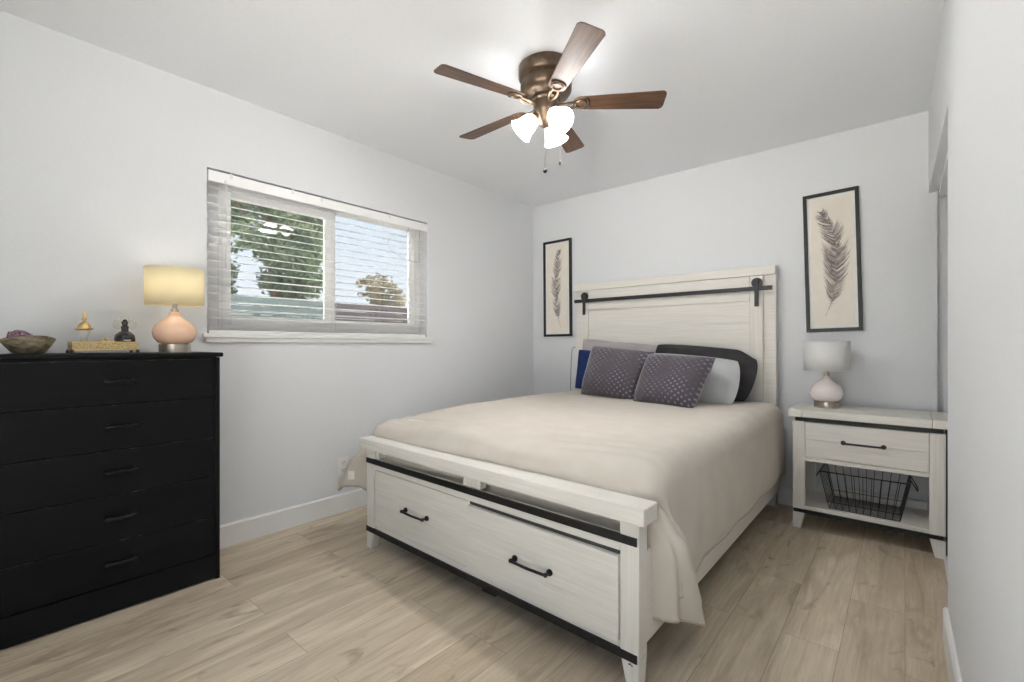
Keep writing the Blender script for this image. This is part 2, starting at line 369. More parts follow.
# ---- window in the left wall
wx0, wx1 = XL - .145, XL - .085
win = build('window_1', MB().box(wx0, wx1, WY0, WY0 + .075, WZ0, WZ1).box(wx0, wx1, WY1 - .06, WY1, WZ0, WZ1).box(wx0, wx1, WY0 + .075, WY1 - .06, WZ0, WZ0 + .06).box(wx0, wx1, WY0 + .075, WY1 - .06, WZ1 - .05, WZ1), 'vinyl', bevel=.003)
win['kind'] = 'structure'
def sash(y0, y1, z0, z1, x0, x1, wl_, wr_, wb, wt):
    s_ = build('sash', MB().box(x0, x1, y0, y0 + wl_, z0, z1).box(x0, x1, y1 - wr_, y1, z0, z1).box(x0, x1, y0 + wl_, y1 - wr_, z0, z0 + wb).box(x0, x1, y0 + wl_, y1 - wr_, z1 - wt, z1), 'vinyl', win, bevel=.003)
    xm = (x0 + x1) / 2
    build('pane', bx(xm - .002, xm + .002, y0 + wl_ - .005, y1 - wr_ + .005, z0 + wb - .005, z1 - wt + .005), 'window_glass', s_, smooth=False)
sash(WY0 + .075, 1.555, WZ0 + .055, WZ1 - .05, wx1 - .028, wx1 - .002, .066, .06, .052, .06)
sash(1.53, WY1 - .06, WZ0 + .055, WZ1 - .045, wx1 - .056, wx1 - .031, .05, .02, .052, .012)
struct('trim_window_sill', MB().box(XL - .085, XL + .03, WY0, WY1, WZ0 - .004, WZ0).box(XL, XL + .032, .779, 2.305, 1.124, 1.146).box(XL, XL + .02, .79, 2.298, 1.1, 1.124), 'trim', bevel=.002)

# ---- horizontal blind
bl = thing('window_blind', (XL - .03, (WY0 + WY1) / 2, WZ1), 'white two inch horizontal window blind with open slats in the left wall window', 'window blind')
m = MB().box(XL - .052, XL - .004, WY0 + .012, WY1 - .01, 1.957, 2.008)
build('headrail', m, 'vinyl', bl, bevel=.003)
build('valance', MB().box(XL - .003, XL + .006, WY0 + .004, WY1 - .003, 1.95, 2.008).box(XL - .03, XL - .003, WY0 + .004, WY0 + .009, 1.95, 2.008).box(XL - .03, XL - .003, WY1 - .008, WY1 - .003, 1.95, 2.008), 'vinyl', bl, bevel=.002)
for yy in (.91, 1.24, 1.42, 1.92):
    build('valance_clip', MB().box(XL - .006, XL + .009, yy, yy + .012, 1.985, 2.013), 'cord_white', bl)
m = MB()
tilt = .2; sl = .048; xc = XL - .032
zz = 1.93
while zz > 1.205:
    a0, a1 = WY0 + .01, WY1 - .008
    dx_ = sl / 2 * math.cos(tilt); dz_ = sl / 2 * math.sin(tilt)
    prof = []
    for t_ in (-1, -.5, 0, .5, 1): prof.append((xc + dx_ * t_, zz - dz_ * t_ + .0025 * (1 - t_ * t_)))
    outl = [Vector((x, a0, z + .0013)) for x, z in prof] + [Vector((x, a0, z - .0013)) for x, z in prof[::-1]]
    m.prism(outl, (0, a1 - a0, 0)); zz -= .0437
for k in range(4): m.box(xc - .024, xc + .024, WY0 + .01, WY1 - .008, 1.168 + k * .0075, 1.171 + k * .0075)
build('slats', m, 'slat', bl, ang=60)
build('bottom_rail', MB().box(xc - .025, xc + .025, WY0 + .01, WY1 - .008, 1.144, 1.164), 'vinyl', bl, bevel=.003)
for yy in (.875, 1.525, 2.2):
    build('ladder_cord', MB().tube([(xc + .026, yy, 1.955), (xc + .026, yy, 1.17)], .0011, 5).tube([(xc - .026, yy, 1.955), (xc - .026, yy, 1.17)], .0011, 5), 'cord_white', bl)
build('tilt_wand', MB().tube([(XL + .012, .885, 1.955), (XL + .013, .892, 1.93), (XL + .012, .888, 1.5)], .003, 6).ball((XL + .012, .885, 1.962), .006, 8), 'cord_white', bl)
pts = []
for i in range(22):
    t_ = i / 21; a = R(75 + 200 * t_)
    pts.append((XL - .002, 2.03 + .15 * math.cos(a) + .15 * t_ * t_, 1.79 + .085 * math.sin(a) ))
build('lift_cord', MB().tube([(XL - .002, 2.1, 1.955)] + pts + [(XL - .002, 2.19, 1.86), (XL - .002, 2.2, 1.955)], .0012, 5), 'cord_grey', bl)

# ---- wall outlet
ot = thing('wall_outlet', (XL, 1.573, .296), 'white double wall outlet low on the left wall beside the bed foot', 'outlet')
build('cover_plate', bx(XL, XL + .006, 1.536, 1.61, .238, .354), 'plastic', ot, bevel=.002)
for zc in (.272, .32):
    r_ = build('receptacle', bx(XL + .006, XL + .009, 1.556, 1.59, zc - .017, zc + .017), 'plastic', ot, bevel=.001)
    build('slot', MB().box(XL + .0085, XL + .0096, 1.563, 1.566, zc - .004, zc + .008).box(XL + .0085, XL + .0096, 1.579, 1.582, zc - .004, zc + .008).ball((XL + .009, 1.573, zc - .009), .0025, 8), 'slot', r_)

# ------------------------------------------------------------------ bed
XB0, XB1 = -2.205, -.628                          # footboard outer edges
HB0, HB1 = -2.238, -.661                          # headboard outer edges
def fy(x): return 1.381 + (x - XB0) * -.0235      # footboard front plane (stands slightly skew)
bed = thing('storage_bed', ((XB0 + XB1) / 2, 2.4, 0), 'whitewashed wooden queen storage bed frame with drawers and dark metal straps', 'bed')
def fbox(m, x0, x1, f0, f1, z0, z1):              # box following the footboard: f = depth behind front plane
    return m.hexa([(x0, fy(x0) + f0, z0), (x1, fy(x1) + f0, z0), (x1, fy(x1) + f1, z0), (x0, fy(x0) + f1, z0),
                   (x0, fy(x0) + f0, z1), (x1, fy(x1) + f0, z1), (x1, fy(x1) + f1, z1), (x0, fy(x0) + f1, z1)])
# headboard
hb = build('headboard', bx(HB0, HB1, 3.515, 3.575, .02, 1.622), 'whitewash', bed, bevel=.003)
build('header_board', bx(HB0, HB1, 3.487, 3.515, 1.562, 1.6215), 'whitewash', hb, bevel=.002)
build('headboard_door', MB().box(-2.165, -.735, 3.503, 3.515, .5, 1.558), 'whitewash', bed, bevel=.002)
build('door_stile', bx(-2.165, -2.105, 3.486, 3.503, .5, 1.558), 'whitewash_v', hb, bevel=.002)
build('door_stile', bx(-.815, -.735, 3.486, 3.503, .5, 1.558), 'whitewash_v', hb, bevel=.002)
build('door_rail', bx(-2.103, -.817, 3.487, 3.503, 1.388, 1.558), 'whitewash', hb, bevel=.002)
m = MB()
for k in range(6): m.box(-2.102, -.818, 3.4985, 3.503, .5 + k * .148, .5 + k * .148 + .1475)
build('plank_panel', m, 'whitewash', hb, bevel=.0012)
for x in (HB0, HB1 - .07):
    build('headboard_post', bx(x, x + .07, 3.505, 3.58, 0, .5), 'whitewash_v', bed, bevel=.003)
build('barn_rail', MB().box(-2.222, -.672, 3.452, 3.46, 1.453, 1.482), 'rail_metal', bed, bevel=.001)
for x in (-2.12, -.765):
    g = build('rail_hanger', MB().box(x - .013, x + .013, 3.444, 3.451, 1.345, 1.53).cyl((x, 3.46, 1.5), (x, 3.49, 1.5), .01), 'rail_metal', bed, bevel=.001)
    build('wheel', MB().cyl((x, 3.4515, 1.507), (x, 3.463, 1.507), .034, 28).cyl((x, 3.438, 1.507), (x, 3.452, 1.507), .009, 10), 'rail_metal', g, bevel=.001)
# footboard
for x0, s in ((XB0, 0), (XB1 - .066, 1)):
    m = MB(); fbox(m, x0, x0 + .066, 0, .06, .1, .53)
    build('footboard_post', m, 'whitewash_v', bed, bevel=.003)
    a0, a1 = (x0, x0 + .066)
    b0, b1 = (x0, x0 + .045) if s == 0 else (x0 + .024, x0 + .066)
    m = MB().hexa([(b0, fy(b0), 0), (b1, fy(b1), 0), (b1, fy(b1) + .045, 0), (b0, fy(b0) + .045, 0), (a0, fy(a0), .1), (a1, fy(a1), .1), (a1, fy(a1) + .06, .1), (a0, fy(a0) + .06, .1)])
    build('leg', m, 'whitewash_v', bed, bevel=.003)
m = MB(); fbox(m, XB0 - .028, XB1 + .03, -.028, .072, .532, .587); build('footboard_cap', m, 'whitewash', bed, bevel=.004)
m = MB(); fbox(m, XB0 + .067, XB1 - .067, .004, .016, .425, .482); build('upper_rail', m, 'whitewash', bed, bevel=.002)
m = MB(); fbox(m, XB0 + .067, XB1 - .067, .004, .05, .112, .14); build('lower_rail', m, 'whitewash', bed, bevel=.002)
m = MB(); fbox(m, -1.447, -1.34, .01, .045, .483, .531); build('centre_block', m, 'whitewash_v', bed, bevel=.002)
m = MB(); fbox(m, XB0 + .067, XB0 + .1, .012, .05, .483, .531); build('side_block', m, 'whitewash_v', bed, bevel=.002)
m = MB(); fbox(m, XB0 + .001, XB1 - .006, -.004, .004, .455, .482); build('metal_strap', m, 'black_metal', bed)
m = MB(); fbox(m, XB0 + .001, XB1 - .006, -.004, .02, .09, .116); build('metal_strap', m, 'black_metal', bed)
m = MB(); fbox(m, XB0 + .067, XB1 - .067, .06, .065, .14, .43); build('drawer_housing', m, 'slot', bed)
def bow_handle(mb, c, ax, L, out, r=.006):
    c = Vector(c); ax = Vector(ax); out = Vector(out)
    p0, p1 = c - ax * L / 2, c + ax * L / 2
    for p in (p0, p1):
        mb.cyl(p, p + out * .006, .012, 18); mb.cyl(p + out * .006, p + out * .028, .006, 12)
        mb.ball(p + out * .028, .0085, 10)
    mb.tube([p0 + out * .03, c + out * .034, p1 + out * .03], r, 10)
def bdrawer(x0, x1, z0, z1, f, label=None):
    m = MB(); n = 3; hh = (z1 - z0) / n
    for k in range(n): fbox(m, x0, x1, f, .055 , z0 + k * hh, z0 + (k + 1) * hh - .0004)
    d = build('drawer', m, 'whitewash', bed, bevel=.0005)
    xm = (x0 + x1) / 2; m = MB()
    bow_handle(m, (xm, fy(xm) + f, (z0 + z1) / 2 - .004), (1, -.0235, 0), .165, (0, -1, 0), .0055)
    build('handle', m, 'black_metal', d)
bdrawer(XB0 + .07, -1.416, .142, .421, .008)
bdrawer(-1.398, XB1 - .068, .142, .412, -.012)
m = MB(); fbox(m, -1.414, -1.4, .006, .05, .14, .425); build('drawer_divider', m, 'whitewash_v', bed)
m = MB(); fbox(m, -1.398, XB1 - .07, .004, .02, .4135, .424); build('drawer_gap_shade', m, 'slot', bed)  # dark strip stands in for the shade above the right drawer
# side rails, slats, support foot
for x0 in (XB0 + .004, XB1 - .034):
    m = MB().box(x0, x0 + .03, fy(x0) + .062, 3.5, .126, .42); build('side_rail', m, 'whitewash_y', bed, bevel=.003)
m = MB()
for k in range(13): m.box(XB0 + .035, XB1 - .036, 1.5 + k * .15, 1.58 + k * .15, .395, .412)
build('support_slats', m, 'whitewash', bed)
build('centre_beam', bx(-1.44, -1.38, 1.45, 3.5, .34, .394), 'slot', bed)
for yy in (1.50, 2.5):
    build('support_foot', MB().cyl((-1.38, yy, .02), (-1.38, yy, .34), .018).box(-1.42, -1.34, yy - .04, yy + .04, 0, .03), 'black_metal', bed, bevel=.004)
m = MB()
for q in range(3): m.ball((-.662 + q * .005, fy(-.66) - .0002, .079 + .002 * math.sin(q * 2.2)), (.0032, .001, .003), 6)
build('scuff_mark', m, 'slot', bed)

# mattress
props(build('mattress', bx(XB0 + .04, XB1 - .045, 1.475, 3.48, .413, .665), 'mattress', bevel=.04, segs=4, origin=(-1.41, 2.48, .413)), 'thick pale mattress lying in the bed frame under the beige duvet', 'mattress')

# duvet: draped sheet over the mattress
def sm(t): t = max(0, min(1, t)); return t * t * (3 - 2 * t)
XC = -1.405; HW = .80; LF = 1.975; Y0 = 3.40; RR = .085; ZT = .700
def drop(a):                                       # arc over a rounded edge: outward, downward
    q = RR * PI / 2
    if a <= 0: return 0, 0
    if a < q: return RR * math.sin(a / RR), RR * (1 - math.cos(a / RR))
    return RR, RR + (a - q)
def duvet_point(s, t):
    sg = 1 if s >= 0 else -1
    a = abs(s) - (HW - RR); b = t - (LF - RR)
    ex = XC + sg * (HW - RR); ey = Y0 - (LF - RR)
    if sg < 0: ex -= .07 * sm((t - 1.0) / .8)
    y = Y0 - t
    # broad softness of the filling
    puff = .010 * noise.noise(Vector((s * 2.2, t * 1.7, 3))) + .003 * noise.noise(Vector((s * 7, t * 6, 8)))
    front = sm((t - 1.35) / .5)
    puff += front * (.010 * math.sin(t * 62 + 2.5 * noise.noise(Vector((s * 2.5, t * 2, 1)))) * (.5 + .5 * noise.noise(Vector((s * 3, 1, t)))))
    zt = ZT + puff - .012 * front - .035 * sm((t - 1.25) / .6) * sm((-s - .15) / .6)
    if a <= 0 and b <= 0: return Vector((XC + (s if sg > 0 else s * (XC - ex) / (HW - RR)), y, zt))
    if b <= 0:
        o, dn = drop(a); k = sm((dn - .05) / .35)
        rip = .005 * math.sin(y * 13 + 2 * noise.noise(Vector((y * 1.3, 0, 2)))) * k + .012 * math.sin((y - 1.45) * 26) * sm(1 - (y - 1.5) / .5) * k
        fl = (.012 if sg > 0 else .05) * k
        return Vector((ex + sg * (o + rip + fl), y, zt - dn))
    if a <= 0:
        o, dn = drop(b)
        wv = .006 * math.sin(dn * 70 + s * 5 + 2 * noise.noise(Vector((s * 2, dn * 4, 5)))) * sm(dn / .1)
        return Vector((XC + (s if sg > 0 else s * (XC - ex) / (HW - RR)), ey - o * .98 + wv - .0, zt - dn + .01 * math.sin(s * 7) * sm(dn / .1)))
    # corner: the cloth pivots on the mattress corner
    r = math.hypot(a, b); ph = math.atan2(b, a); o, dn = drop(r)
    k = sm((dn - .06) / .25)
    dx = math.cos(ph); dy = math.sin(ph)
    hang = max(0, dn - RR)
    fold = 1 - abs(ph - PI / 4) / (PI / 4)
    if sg > 0:
        psi = R(30) * fold * 1.0
        layer = .035 * math.sin(min(1, ph / (PI / 2)) * PI) + .02 * sm((ph - PI / 4) / (PI / 8)) * sm((PI / 2 - ph) / .25)
        X = ex + o * (dx * (1 - k) + k * (.94 if ph < 1.2 else .94 * sm((PI / 2 - ph) / .37 + .35))) + k * (.022 * dx + layer + .012 * math.sin(ph * 14) * hang / .3)
        Y = ey - o * dy * (1 - .25 * k) + hang * math.sin(psi)
        return Vector((X, Y, zt - RR * min(1, dn / RR) - hang * math.cos(psi)))
    else:
        al = R(40) * fold ** .6
        X = ex - o * (dx * (1 - k) + k * .9) - hang * math.sin(al) - k * (.05 * dx) - .012 * math.sin(ph * 12) * k
        Y = ey - o * dy * .9 - .06 * k * fold + .02 * math.sin(ph * 10) * k * sm((PI / 2 - ph) / .3)
        return Vector((X, Y, zt - RR * min(1, dn / RR) - hang * math.cos(al)))
m = MB(); rows = []
NS, NT = 150, 150
SW = HW - RR
for j in range(NT + 1):
    row = []
    for i in range(NS + 1):
        u = i / NS * 2 - 1; v = j / NT
        s = u * (SW + .485)
        over = .36 + .2 * sm((abs(s) - .5) / .22)
        if s < 0: over = .36 + .06 * sm((abs(s) - .5) / .22)
        t = v * (LF - RR + over)
        if s < 0: s *= (SW + .37) / (SW + .485)
        row.append(duvet_point(s, t))
    rows.append(row)
m.grid(rows)
duv = build('duvet', m, 'duvet', solid=.012, ang=180, sub=0, origin=(XC, 2.45, .69))
props(duv, 'beige cotton duvet draped over the mattress with a corner hanging by the footboard', 'duvet')
# hem along the two draped edges, and the care tag at the left foot corner
def hem(pts, name, r=.009):
    return build(name, MB().tube(pts, r, 8), 'duvet_hem', duv)
hem([rows[j][NS] for j in range(0, NT + 1, 2)], 'side_hem', .007)
hem([rows[j][2] for j in range(0, NT + 1, 2)], 'side_hem', .007)
hem([rows[NT][i] for i in range(0, NS + 1, 2)], 'foot_hem', .007)

# pillows
def pillow(name, c, th, mat, label, cat, puff=1.0, seed=0, group=None, n=26, droop=0, pinch=.28):
    BL, BR, TR, TL = [Vector(q) for q in c]
    nr = (BR - BL).cross(TL - BL).normalized(); m = MB(); uv = []; rws = []
    sides = []
    for sgn in (1, -1):
        rws = []
        for j in range(n + 1):
            row = []
            for i in range(n + 1):
                u, v = i / n, j / n
                uu = u * 2 - 1; vv = v * 2 - 1
                k = pinch * .1; cq = 1 - .035 * uu ** 4 * vv ** 4 - .02 * uu * uu * vv * vv
                u = .5 + uu * cq / 2; v = .5 + vv * cq / 2   # rounded corners
                u2 = u + (-uu) * k * (1 - vv * vv); v2 = v + (-vv) * k * (1 - uu * uu)
                p = BL.lerp(BR, u2).lerp(TL.lerp(TR, u2), v2)
                h = th / 2 * ((1 - abs(uu) ** 3.4) * (1 - abs(vv) ** 3.4)) ** .6
                h *= 1 + .12 * noise.noise(Vector((u * 3, v * 3, seed)))
                edge = (1 - max(abs(uu), abs(vv)))
                h += .006 * noise.noise(Vector((u * 9, v * 9, seed + 4))) * min(1, edge * 5)
                p = p + nr * (-sgn) * -1 * h * 1.0 if sgn == 1 else p - nr * h
                if droop: p.z -= droop * sm((u - .8) / .2) * v
                row.append(p); uv.append(((uu + 1) / 2, (vv + 1) / 2))
            rws.append(row)
        if sgn == -1: rws = [r_[::-1] for r_ in rws]; uv[-(n + 1) ** 2:] = [(q[0], q[1]) for q in [uv[len(uv) - (n + 1) ** 2 + j * (n + 1) + (n - i)] for j in range(n + 1) for i in range(n + 1)]]
        m.grid(rws)
    m.uv = uv
    ctr = (BL + BR) / 2
    o = build(name, m, mat, ang=180, origin=ctr)
    rim = [BL.lerp(BR, 0)]
    props(o, label, cat, group); return o
from_y = None
P1 = [(-1.905, 3.03, .70), (-1.42, 2.96, .695), (-1.34, 3.16, 1.04), (-1.915, 3.24, 1.09)]
P2 = [(-1.41, 2.89, .69), (-.965, 2.81, .685), (-.89, 3.04, 1.01), (-1.385, 3.1, 1.03)]
pillow('throw_pillow', P1, .19,  'velvet', 'dark dotted velvet throw pillow, left one of the front pair, before the navy pillow', 'pillow', seed=1, group='dotted velvet throw pillows')
pillow('throw_pillow', P2, .19,  'velvet', 'dark dotted velvet throw pillow, right one of the front pair, before the pale grey pillow', 'pillow', seed=2, group='dotted velvet throw pillows')
pillow('bed_pillow', [(-1.5, 3.15, .69), (-.835, 3.15, .685), (-.82, 3.27, .985), (-1.5, 3.27, 1.03)], .14, 'pale_grey_cloth', 'pale grey cotton bed pillow upright behind the right dotted pillow', 'pillow', seed=3, pinch=-.2)
pillow('bed_pillow', [(-1.46, 3.36, .70), (-.80, 3.34, .70), (-.735, 3.41, 1.04), (-1.46, 3.42, 1.10)], .13, 'charcoal_cloth', 'charcoal cotton bed pillow leaning on the right half of the headboard', 'pillow', seed=4, droop=.05, pinch=-.12)
pillow('bed_pillow', [(-2.12, 3.36, .71), (-1.5, 3.36, .71), (-1.42, 3.44, 1.09), (-2.14, 3.44, 1.15)], .06, 'warm_grey_cloth', 'light warm-grey bed pillow against the headboard, hardly showing above the left dotted pillow', 'pillow', seed=5)
pillow('bed_pillow', [(-2.11, 3.27, .715), (-1.62, 3.25, .71), (-1.60, 3.33, 1.02), (-2.12, 3.35, 1.055)], .10, 'navy_cloth', 'navy blue bed pillow showing at the left edge of the pillow group', 'pillow', seed=6)
# charcoal pillowcase overhang: open end that hangs over the right side
# power cord by the headboard
props(build('charging_cord', MB().tube([(-2.24, 3.50, 1.06), (-2.252, 3.485, 1.065), (-2.262, 3.48, 1.04), (-2.27, 3.478, .95), (-2.275, 3.477, .8), (-2.275, 3.475, .6), (-2.28, 3.49, .3), (-2.3, 3.52, .012)], .003, 6), 'cord_grey', origin=(-2.26, 3.48, .6)), 'thin grey cord hanging down at the left edge of the headboard', 'cord')

# ------------------------------------------------------------------ nightstand
NX0, NX1, NY = -.512, .157, 3.19
ns = thing('nightstand', ((NX0 + NX1) / 2, 3.38, 0), 'whitewashed nightstand with one drawer and an open shelf by the closet opening', 'nightstand')
build('top', MB().box(NX0 + .052, NX1 - .052, NY - .02, 3.575, .66, .703).box(NX0 - .02, NX0 + .0505, NY - .02, 3.575, .66, .703).box(NX1 - .0505, NX1 + .02, NY - .02, 3.575, .66, .703), 'whitewash', ns, bevel=.002)
for x0, s in ((NX0, 0), (NX1 - .062, 1)):
    x1 = x0 + .062
    build('front_post', bx(x0, x1, NY, NY + .04, .114, .634), 'whitewash_v', ns, bevel=.002)
    build('back_post', bx(x0 + (0.004 if s == 0 else .012), x1 + (.012 if s == 0 else -.004), 3.53, 3.57, .02, .655), 'whitewash_v', ns, bevel=.002)
    b0, b1 = (x0, x0 + .042) if s == 0 else (x0 + .02, x1)
    build('leg', MB().hexa([(b0, NY, 0), (b1, NY, 0), (b1, NY + .035, 0), (b0, NY + .035, 0), (x0, NY, .094), (x1, NY, .094), (x1, NY + .04, .094), (x0, NY + .04, .094)]), 'whitewash_v', ns, bevel=.002)
build('side_panel', bx(NX0 + .004, NX0 + .018, NY + .04, 3.53, .12, .655), 'whitewash_v', ns)
build('side_panel', bx(NX1 - .018, NX1 - .004, NY + .04, 3.53, .12, .655), 'whitewash_v', ns)
build('metal_strap', bx(NX0 + .014, NX1 - .008, NY - .005, NY + .012, .636, .657), 'black_metal', ns)
build('metal_strap', bx(NX0 + .006, NX1 - .008, NY - .005, NY + .03, .0945, .1135), 'black_metal', ns)
build('metal_strap', bx(NX1, NX1 + .012, NY + .004, NY + .05, .02, .655), 'black_metal', ns)
dr = build('drawer', MB().box(NX0 + .064, NX1 - .064, NY + .002, NY + .022, .428, .53).box(NX0 + .064, NX1 - .064, NY + .002, NY + .022, .5312, .631), 'whitewash', ns, bevel=.0012)
build('drawer_box', bx(NX0 + .07, NX1 - .07, NY + .022, 3.52, .43, .62), 'whitewash', ns)
m = MB(); bow_handle(m, (-.1765, NY + .002, .533), (1, 0, 0), .178, (0, -1, 0), .0052); build('handle', m, 'black_metal', dr)
build('drawer_rail', bx(NX0 + .062, NX1 - .062, NY + .002, NY + .03, .402, .425), 'whitewash', ns, bevel=.0015)
build('shelf', bx(NX0 + .019, NX1 - .019, NY + .003, 3.565, .114, .136), 'whitewash', ns, bevel=.0015)
build('back_rail', bx(NX0 + .06, NX1 - .06, 3.545, 3.565, .136, .185), 'whitewash', ns, bevel=.002)
build('drawer_back_rail', bx(NX0 + .06, NX1 - .06, 3.545, 3.565, .42, .655), 'whitewash', ns, bevel=.002)

# wire basket on the shelf
bk = thing('wire_basket', (-.18, 3.37, .136), 'black wire basket with side handles on the nightstand shelf', 'basket')
bx0, bx1, by0, by1, bz = -.335, -.02, 3.225, 3.5, .140
tx0, tx1, ty0, ty1, tz = -.378, .022, 3.2, 3.52, .352
m = MB(); r_ = .0023
def br(u, v, w):   # basket surface: u,v 0..1, w height 0..1
    return Vector((bx0 + (bx1 - bx0) * u, by0 + (by1 - by0) * v, bz)).lerp(Vector((tx0 + (tx1 - tx0) * u, ty0 + (ty1 - ty0) * v, tz)), w)
for w_, rr in ((0, .0022), (1, .004), (.18, .0018)):
    m.tube([br(0, 0, w_), br(1, 0, w_), br(1, 1, w_), br(0, 1, w_)], rr, 6, closed=True)
for k in range(11):
    u = k / 10
    m.tube([br(u, 0, 1), br(u, 0, 0), br(u, 1, 0), br(u, 1, 1)], .0018 if 0 < k < 10 else .0022, 6)
for k in range(1, 8):
    v = k / 8
    m.tube([br(0, v, 1), br(0, v, 0), br(1, v, 0), br(1, v, 1)], .0016, 6)
for k in range(1, 16):
    v = k / 16
    m.tube([br(0, v, 0), br(1, v, 0)], .0014, 5)
build('wire_body', m, 'wire', bk)
for x, s in ((tx0, -1), (tx1, 1)):
    build('handle', MB().tube([(x, 3.3, tz), (x + s * .03, 3.31, tz - .055), (x + s * .03, 3.41, tz - .055), (x, 3.42, tz)], .003, 6), 'wire', bk)

# ------------------------------------------------------------------ dresser
DX, DY0, DY1 = -2.43, -.03, .752
dz = [.117, .292, .479, .660, .843, 1.022]
ds = thing('dresser', (-2.6, .36, 0), 'tall black five-drawer dresser against the left wall', 'dresser')
build('side_panel', bx(-2.77, DX, DY1 - .018, DY1, .0, 1.028), 'black_paint', ds, bevel=.0015)
build('side_panel', bx(-2.77, DX, DY0, DY0 + .018, .0, 1.028), 'black_paint', ds, bevel=.0015)
build('back_panel', bx(-2.77, -2.764, DY0 + .018, DY1 - .018, .02, 1.028), 'black_paint', ds)
build('top', bx(-2.776, DX + .012, DY0 - .012, DY1 + .012, 1.03, 1.05), 'black_paint', ds, bevel=.006, segs=3)
build('top_rail', bx(-2.46, DX, DY0 + .018, DY1 - .018, 1.022, 1.03), 'black_paint', ds)
build('plinth', bx(-2.455, DX - .001, DY0 + .018, DY1 - .018, .008, .114), 'black_paint', ds, bevel=.0015)
for k in range(5):
    d = build('drawer', bx(-2.74, DX - .002, DY0 + .020, DY1 - .020, dz[k] + .0015, dz[k + 1] - .0015), 'black_paint', ds, bevel=.0018)
    build('worn_edge', bx(DX - .0022, DX - .0014, DY0 + .022, DY1 - .022, dz[k + 1] - .0032, dz[k + 1] - .0018), 'worn', d)
    zc = (dz[k] + dz[k + 1]) / 2 + .005; yc = .394; m = MB()
    for s in (-1, 1): m.cyl((DX - .002, yc + s * .04, zc), (DX + .022, yc + s * .04, zc), .009, 16)
    pts = [(DX + .024 + .006 * math.cos(t_ * PI / 2), yc + t_ * .052, zc) for t_ in [q / 6 for q in range(-6, 7)]]
    m.tube(pts, [.005, .0085, .0098, .0092, .0088, .0085, .0085, .0085, .0088, .0092, .0098, .0085, .005], 10)
    build('handle', m, 'black_gloss', d)

# ------------------------------------------------------------------ lamps
def table_lamp(loc, label, body_mat, shade_mat, metal, prof, zs, rs, lit):
    x, y, z = loc
    t = thing('table_lamp', loc, label, 'lamp', 'round-bodied table lamps with drum shades')
    build('base', MB().lathe([(0, z), (prof['base'], z), (prof['base'], z + prof['bh']), (0, z + prof['bh'])], (x, y, 0), 40), metal, t)
    build('body', MB().lathe([(r, z + q) for r, q in prof['body']], (x, y, 0), 48), body_mat, t, ang=80)
    nk = z + prof['body'][-1][1]
    build('neck', MB().lathe([(0, nk - .003), (.016, nk - .003), (.016, nk + .012), (.010, nk + .014), (.010, zs[0] + .04), (.014, zs[0] + .04), (.014, zs[0] + .07), (0, zs[0] + .07)], (x, y, 0), 20), metal, t)
    zm = zs[0] + .018
    m = MB()
    for k in range(3):
        a = R(30 + 120 * k); m.tube([(x, y, zm), (x + math.cos(a) * (rs[0] - .002), y + math.sin(a) * (rs[0] - .002), zm + .004)], .0018, 6)
    build('spider', m, metal, t)
    sh = build('lamp_shade', MB().lathe([(rs[0], zs[0]), (rs[0] * .5 + rs[1] * .5, (zs[0] + zs[1]) / 2), (rs[1], zs[1])], (x, y, 0), 64), shade_mat, t, ang=80, solid=.0018)
    for q, rr in ((zs[0], rs[0]), (zs[1], rs[1])):
        build('shade_trim', MB().tube([(x + rr * math.cos(2 * PI * k / 48), y + rr * math.sin(2 * PI * k / 48), q) for k in range(48)], .002, 6, closed=True), shade_mat, sh)
    b_ = build('bulb', MB().ball((x, y, zs[0] + .09), .028, 16, sz=1.1), 'bulb_warm' if lit else 'pale_glass', t)
    return t
M['bulb_warm'] = emis('lit_warm_bulb', (1, .95, .86, 1), 7.5)
bodyA = [(.0, .038), (.046, .038), (.066, .048), (.081, .068), (.086, .092), (.083, .112), (.071, .133), (.052, .149), (.036, .158), (.027, .166), (.023, .178), (.0225, .186), (.016, .19)]
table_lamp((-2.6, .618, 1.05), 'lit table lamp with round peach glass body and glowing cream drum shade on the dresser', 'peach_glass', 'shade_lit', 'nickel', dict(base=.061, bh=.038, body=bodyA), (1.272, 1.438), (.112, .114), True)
bodyB = [(.0, .036), (.05, .036), (.068, .046), (.083, .066), (.088, .088), (.085, .11), (.071, .134), (.05, .154), (.03, .172), (.02, .184), (.017, .194), (.012, .197)]
table_lamp((-.366, 3.40, .703), 'unlit table lamp with round pale blush glass body and white drum shade on the nightstand', 'pale_glass', 'shade_white', 'nickel', dict(base=.066, bh=.036, body=bodyB), (.93, 1.108), (.118, .118), False)

# ------------------------------------------------------------------ things on the dresser
ZD = 1.05
def rimf(a): return 1 + .05 * math.sin(3 * a + .4) + .03 * math.sin(7 * a)
prof = [(0, 0), (.03, .0), (.045, .004), (.062, .028), (.078, .06), (.076, .064), (.07, .058), (.055, .03), (.038, .012), (0, .01)]
m = MB(); n = 40; vs_ = []; fs_ = []
for i, (r, z) in enumerate(prof):
    for k in range(n):
        a = 2 * PI * k / n; q = rimf(a); zz_ = z * (1 + (.12 * math.sin(2 * a + 1.2) if z > .05 else 0))
        vs_.append((-2.6 + r * q * math.cos(a) * .9, .148 + r * q * math.sin(a), ZD + zz_))
for i in range(len(prof) - 1):
    for k in range(n):
        k2 = (k + 1) % n; fs_.append((i * n + k, i * n + k2, (i + 1) * n + k2, (i + 1) * n + k))
m.add(vs_, fs_)
props(build('stone_bowl', m, 'stone', ang=60, origin=(-2.6, .148, ZD)), 'rough grey-brown carved stone bowl on the left end of the dresser', 'bowl')
